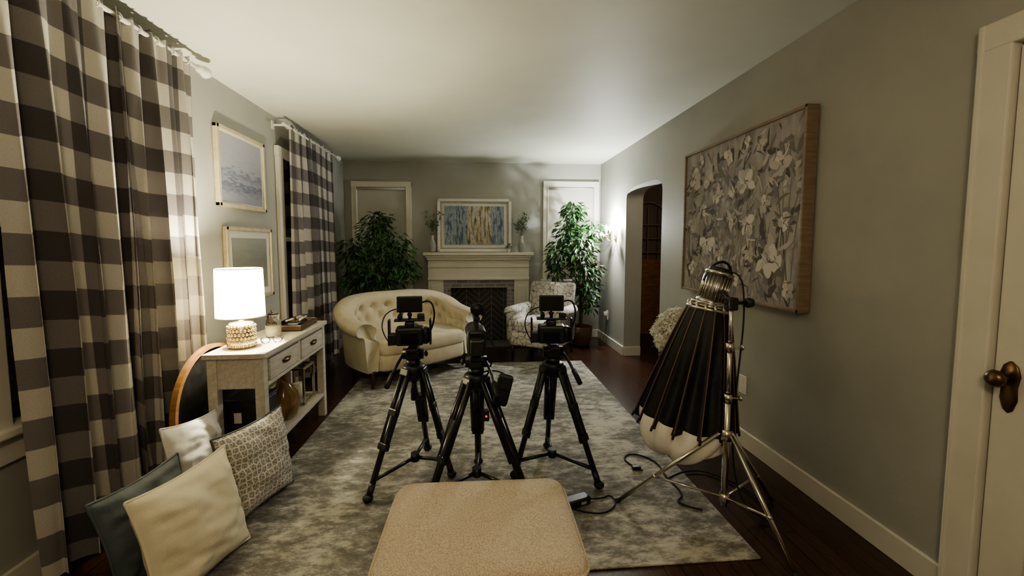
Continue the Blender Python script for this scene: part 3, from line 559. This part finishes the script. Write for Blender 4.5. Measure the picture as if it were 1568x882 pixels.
# ---------------------------------------------------------------- tripods + cameras
def tripod(name,c,feet,hub=.12,zt=.62,red=False,thick=1,ph=1):
    g=G(name,(c[0],c[1],.002)); B=M['carbon']
    lathe(g,'bowl',[(.03,-.06),(.045,-.04),(.06,0),(.062,.02),(.055,.03)],(0,0,zt),M['black'],24)
    for fx,fy in feet:
        f_=Vector((fx-c[0],fy-c[1],.024)); d=Vector((f_.x,f_.y,0)).normalized(); s=Vector((-d.y,d.x,0)); t0=Vector((0,0,zt-.005))+d*.055; L=f_-t0
        kn=t0+L*.60
        for q in (-1,1): cyl(g,'upper_tube',t0+s*.023*q,kn+s*.021*q,.0098*thick,B)
        cyl(g,'mid_tube',t0+L*.30,t0+L*.93,.0112*thick,B)
        for tt,w in ((.0,.068),(.33,.062),(.60,.064)):
            o=box(g,'leg_clamp',t0+L*tt,(w,.032,.038),M['black'],.006)
            o.rotation_euler=Matrix((s,L.normalized().cross(s),L.normalized())).transposed().to_euler()
        cyl(g,'foot_ferrule',t0+L*.88,t0+L*.985,.017,M['black']); ball(g,'rubber_foot',f_+Vector((0,0,.006)),.023,M['rubber'],(1.2,1.2,.9),2)
        a=t0+L*.86; cyl(g,'spreader_arm',a,(0,0,hub),.010,M['black'])
    cyl(g,'spreader_hub',(0,0,hub-.02),(0,0,hub+.025),.024,M['black']); 
    cyl(g,'head_base',(0,0,zt+.03),(0,0,zt+.06),.04,M['black']); box(g,'head_body',(0,0,zt+.085),(.075,.08,.055),M['black'],.012); cyl(g,'tilt_drum',(-.055,0,zt+.09),(.055,0,zt+.09),.03,M['black'])
    box(g,'camera_plate',(0,-.005,zt+.122),(.055,.15,.018),M['black'],.004); cyl(g,'bowl_handle',(0,0,zt-.17),(0,0,zt-.06),.018,M['rubber'])
    tube(g,'pan_handle',[(ph*.05,0,zt+.09),(ph*.07,-.06,zt+.07),(ph*.085,-.16,zt+.02)],.008,M['black']); cyl(g,'handle_grip',(ph*.085,-.15,zt+.025),(ph*.10,-.23,zt-.02),.013,M['rubber'])
    ball(g,'tilt_knob',(-ph*.07,0,zt+.09),.018,M['black'],(.6,1,1),2)
    if red: ball(g,'indicator_light',(.05,-.03,zt-.19),.006,M['red'],sub=1); box(g,'remote_box',(.05,-.01,zt-.19),(.03,.03,.06),M['black'],.005)
    return g
tripod('camera_tripod',(-.345,2.36),[(-.55,2.13),(-.31,2.66),(-.14,2.33)],ph=-1,thick=1.4)
tripod('camera_tripod.001',(.43,2.34),[(.65,2.15),(.21,2.29),(.45,2.62)],thick=1.4)
tripod('camera_tripod.002',(.0,2.17),[(-.25,1.98),(.27,1.96),(.01,2.46)],thick=1.7,red=True)
def camera_rig(name,x,y,z,rz,tall=False,mon=True):
    g=G(name,(x,y,z),rz); B=M['black']; g.scale=(1.1,1.05,1)
    if not tall:
        box(g,'body',(0,0,.06),(.135,.09,.10),B,.012); box(g,'grip',(.075,.02,.055),(.04,.07,.09),B,.014); box(g,'prism_hump',(0,.01,.12),(.05,.06,.035),B,.01)
        lathe(g,'lens',[(.036,0),(.038,.03),(.041,.035),(.041,.075),(.036,.08),(.042,.10),(.042,.13)],(0,.04,.06),B,28,rot=(-90,0,0)); box(g,'rear_screen',(0,-.048,.055),(.085,.006,.06),M['screen'],.003)
        box(g,'side_battery',(-.085,-.01,.045),(.04,.06,.06),B,.006); box(g,'cage_top',(0,0,.146),(.15,.05,.012),B,.004)
        for s in (-1,1): box(g,'cage_side',(s*.10,0,.08),(.01,.05,.14),B,.003)
        box(g,'wireless_receiver',(.055,-.01,.165),(.035,.03,.03),B,.005); cyl(g,'shotgun_mic',(-.045,-.06,.172),(-.045,.12,.176),.010,M['rubber']); box(g,'mic_mount',(-.045,0,.16),(.02,.03,.02),B,.003)
    else:
        box(g,'body',(0,0,.07),(.085,.16,.13),B,.014); lathe(g,'lens',[(.036,0),(.04,.03),(.04,.09),(.045,.10),(.045,.14)],(0,.08,.08),B,28,rot=(-90,0,0)); box(g,'battery',(0,-.10,.055),(.06,.05,.08),B,.008)
        box(g,'handle_post_front',(0,.06,.155),(.018,.02,.06),B,.004); box(g,'handle_post_rear',(0,-.05,.155),(.018,.02,.06),B,.004); box(g,'top_handle',(0,0,.19),(.03,.15,.022),B,.008)
        lathe(g,'viewfinder',[(.018,0),(.020,.05),(.03,.07),(.03,.085)],(.0,-.03,.245),B,20,rot=(90,0,0)); cyl(g,'microphone',(.03,-.04,.21),(.03,.14,.215),.011,M['rubber']); box(g,'finder_post',(0,-.03,.215),(.02,.02,.04),B,.003)
        box(g,'rear_screen',(0,-.082,.10),(.06,.005,.045),M['screen'],.002)
        tube(g,'cable',[(.04,0,.10),(.09,-.03,.06),(.07,-.04,-.05),(.05,0,-.12)],.004,M['rubber'])
    if mon:
        cyl(g,'monitor_arm',(0,0,.15),(0,0,.185),.008,B); ball(g,'arm_joint',(0,0,.175),.013,B,sub=2)
        box(g,'monitor',(0,0,.232),(.125,.024,.088),B,.006,rot=(-4,0,0)); box(g,'monitor_screen',(0,-.0135,.232),(.108,.003,.072),M['screen'],.001,rot=(-4,0,0)); box(g,'monitor_battery',(0,.025,.23),(.07,.03,.055),B,.005)
        tube(g,'hdmi_cable',[(.06,0,.24),(.10,.0,.26),(.125,-.01,.19),(.11,0,.10),(.09,0,.06)],.0045,M['rubber']); tube(g,'power_cable',[(-.055,0,.21),(-.11,-.01,.20),(-.14,0,.12),(-.12,0,.05),(-.10,0,.02)],.003,M['rubber'])
    return g
camera_rig('video_camera',-.36,2.355,.755,4); camera_rig('video_camera.001',.42,2.34,.755,-6); camera_rig('camcorder',0,2.17,.755,3,True,False)
g=G('black_gear_pouch',(.13,2.05,.0)); box(g,'pouch',(0,0,.60),(.075,.035,.16),M['softblack'],.018,rot=(0,14,0)); box(g,'flap',(.01,-.02,.64),(.07,.012,.07),M['black'],.005,rot=(0,14,0)); tube(g,'strap',[(.02,0,.67),(-.03,.04,.70),(-.10,.10,.66)],.004,M['rubber'])
# ---------------------------------------------------------------- studio light, softbox and stand
C_=M['chrome']; sx,sy=1.165,1.85
g=G('studio_light_stand',(sx,sy,0))
cyl(g,'lower_column',(0,0,.08),(0,0,.62),.014,C_); cyl(g,'mid_column',(0,0,.55),(0,0,.86),.0115,C_); cyl(g,'upper_column',(0,0,.8),(0,0,1.06),.009,C_)
for z in (.60,.84): cyl(g,'lock_collar',(0,0,z-.02),(0,0,z+.02),.019,C_); cyl(g,'lock_knob_stem',(0,0,z),(.05,-.01,z),.004,C_); ball(g,'lock_knob',(.055,-.01,z),.014,C_,(.6,1,1),2)
cyl(g,'leg_collar',(0,0,.40),(0,0,.45),.024,C_); cyl(g,'brace_collar',(0,0,.10),(0,0,.14),.022,C_)
for fx,fy in ((-.455,.18),(.085,-.36),(.33,.12)):
    f_=Vector((fx,fy,.012)); t0=Vector((0,0,.43))+Vector((fx,fy,0)).normalized()*.03; cyl(g,'leg',t0,f_,.010,C_); m_=t0+(f_-t0)*.62; cyl(g,'brace',(0,0,.12),m_,.006,C_); ball(g,'leg_tip',f_+Vector((0,0,.004)),.016,M['rubber'],(1,1,.7),2); ball(g,'brace_rivet',m_,.013,C_,sub=2)
g=G('softbox_light',(0,0,0))
top=Vector((1.225,2.14,.985)); bot=Vector((1.115,2.15,.355)); ax=(top-bot).normalized(); e1=Vector((1,0,0)); e1=(e1-ax*e1.dot(ax)).normalized(); e2=ax.cross(e1)
NR=14; nu=NR*8; nv=26; vs=[];fs=[]
def sbp(a,t,extra=0):
    r0=.10+(.262-.10)*(t**.9)
    fo=(a*NR/(2*math.pi))%1; fold=-.30*math.sin(math.pi*fo)**.8*min(1,t*1.6)*(1-.35*t)
    r_=r0*(1+fold+.03*math.sin(3*a+1)*t)+extra
    return top+(bot-top)*(t*(1.0+.04*math.cos(a-2.5)*t+.015*math.sin(7*a)*t))+e1*math.cos(a)*r_+e2*math.sin(a)*r_
for j in range(nv+1):
    for i in range(nu): vs.append(sbp(2*math.pi*i/nu,j/nv))
for j in range(nv):
    for i in range(nu): k=(i+1)%nu; fs.append((j*nu+i,j*nu+k,(j+1)*nu+k,(j+1)*nu+i))
mesh(g,'folded_softbox_skin',vs,fs,M['softblack'])
for r_ in range(NR):
    a=2*math.pi*r_/NR; tube(g,'rib',[sbp(a,t/8,.002) for t in range(9)],.0035,M['rib']); cyl(g,'rib_tip',sbp(a,.98,.002),sbp(a,1.02,.002),.006,M['black'])
vs=[];fs=[]; nv=18
for j in range(nv+1):
    t=j/nv
    for i in range(nu):
        a=2*math.pi*i/nu; r_=.235*math.cos(t*math.pi/2*.97)**.5*(1-.08*math.sin(5*a+2*t)*(.3+t)-.05*math.sin(11*a+t*3)); p=bot+e1*math.cos(a)*r_+e2*math.sin(a)*r_-ax*(.185*t*(1-.25*math.cos(a-.3)*(1-t))-.03)+Vector((-.05*t,-.06*t,.012*math.sin(4*a+6*t)*t)); vs.append(p)
for j in range(nv):
    for i in range(nu): k=(i+1)%nu; fs.append((j*nu+i,j*nu+k,(j+1)*nu+k,(j+1)*nu+i))
mesh(g,'white_diffusion_cloth',vs,fs,M['diff'])
def ringc(c,r_,th,m,nm): tube(g,nm,[c+e1*math.cos(i*.5236)*r_+e2*math.sin(i*.5236)*r_ for i in range(12)],th,m,True)
ringc(top-ax*.01,.108,.009,C_,'speed_ring'); ringc(top+ax*.02,.090,.007,C_,'speed_ring_inner'); lathe(g,'ring_plate',[(.05,0),(.10,.002),(.10,.01),(.05,.014)],top,C_,28).rotation_euler=ax.to_track_quat('Z','Y').to_euler()
for k in range(NR):
    a=2*math.pi*k/NR; cyl(g,'rib_socket',top+e1*math.cos(a)*.106+e2*math.sin(a)*.106-ax*.03,top+e1*math.cos(a)*.10+e2*math.sin(a)*.10+ax*.018,.008,C_)
hax=(ax+Vector((.12,0,.0))).normalized()
h0=top+ax*.01; cyl(g,'lamp_body',h0,h0+hax*.18,.066,M['alu'],.066,28)
cyl(g,'front_collar',h0,h0+hax*.025,.074,C_,seg=28); cyl(g,'rear_collar',h0+hax*.16,h0+hax*.18,.071,C_,seg=28)
hq=hax.to_track_quat('Z','Y')
for k in range(24):
    d=hq@Vector((math.cos(k*.2618)*.068,math.sin(k*.2618)*.068,0)); cyl(g,'cooling_fin',h0+d+hax*.03,h0+d+hax*.155,.004,C_,seg=6)
cyl(g,'rear_cap',h0+hax*.18,h0+hax*.20,.062,M['black'],.055,24); tube(g,'carry_handle',[h0+hax*.12-e1*.075,h0+hax*.23-e1*.06,h0+hax*.24+e1*.05,h0+hax*.14+e1*.075],.007,M['black'])
tube(g,'yoke',[(1.165,1.85,1.04),(1.20,1.95,1.06),(1.25,2.06,1.07)],.014,M['black']); box(g,'yoke_clamp',(1.17,1.86,1.04),(.045,.05,.06),M['black'],.008); cyl(g,'yoke_bolt',(1.14,1.86,1.045),(1.24,1.85,1.045),.008,M['black']); lathe(g,'yoke_knob',[(.02,0),(.024,.01),(.02,.03)],(1.235,1.85,1.045),M['black'],12,rot=(0,90,0))
tube(g,'power_cord',[tuple(h0+hax*.17),(1.34,2.06,1.20),(1.30,1.95,1.0),(1.23,1.88,.7),(1.22,1.90,.4),(1.24,1.88,.15),(1.30,1.85,.03),(1.42,1.8,.01),(1.45,2.1,.01),(1.25,2.35,.01),(1.05,2.2,.016)],.004,M['rubber'])
# floor electrics
g=G('power_adapter',(.50,2.02,.012),20); box(g,'brick',(0,0,.021),(.13,.06,.040),M['black'],.008); box(g,'label',(.02,-.031,.02),(.03,.001,.014),M['ceramic'],.0002)
tube(g,'cord',[(.06,0,.015),(.14,-.02,.004),(.20,.0,.004),(.19,-.08,.004),(.08,-.13,.004),(-.02,-.06,.004),(-.05,-.02,.01)],.004,M['rubber'])
g=G('extension_cable',(0,0,.016)); tube(g,'cable',[(.95,2.30,0),(.86,2.42,.0),(.96,2.52,.0),(1.08,2.40,.0),(1.05,2.22,.0),(1.08,2.05,.0),(.98,1.98,.0),(1.1,1.92,0)],.0045,M['rubber']); box(g,'plug',(.92,2.32,.008),(.05,.03,.02),M['black'],.005)
# ---------------------------------------------------------------- invented ceiling fixture behind the viewpoint, housing for the fill light
g=G('added_fill_fixture',(.0,-.5,HC)); lathe(g,'pan',[(.17,-.03),(.17,0)],(0,0,0),M['bronze']); lathe(g,'bowl',[(.01,-.12),(.09,-.10),(.14,-.06),(.155,-.03)],(0,0,0),M['shade'])
def point(name,loc,e,col,r_):
    l=bpy.data.lights.new(name,'POINT'); l.energy=e; l.color=col; l.shadow_soft_size=r_; o=bpy.data.objects.new(name,l); sc.collection.objects.link(o); o.location=loc; return o
point('lamp_bulb_light',(-1.325,2.52,TZ+.37),125,(1,.91,.66),.035)
point('sconce_bulb_light',(1.59,5.20,1.56),90,(1,1,.97),.03)
point('rear_fill_light',(0,-.5,2.1),48,(1,.80,.55),.16)  # added warm fill for the near part of the room, from an unseen source
point('hall_fill_light',(2.5,4.3,2.2),9,(1,.8,.6),.1)  # added weak fill to lift the dark hall, stands for no known lamp
w=bpy.data.worlds.new('world'); sc.world=w; w.use_nodes=True; w.node_tree.nodes['Background'].inputs[0].default_value=(.5,.5,.45,1); w.node_tree.nodes['Background'].inputs[1].default_value=.05
try: sc.view_settings.look='AgX - Medium High Contrast'
except Exception: pass
# ---------------------------------------------------------------- camera
f=655.0; th=rad(4.2); ps=math.atan(56/f*math.cos(th)); cyp=375+f*math.tan(th)
cam=bpy.data.cameras.new('camera'); co=bpy.data.objects.new('camera',cam); sc.collection.objects.link(co)
co.location=(0,0,1.31); co.rotation_euler=(math.pi/2-th,0,-ps); cam.lens=36*f/1568; cam.sensor_width=36; cam.shift_y=-(441-cyp)/1568; cam.clip_start=.02
sc.camera=co
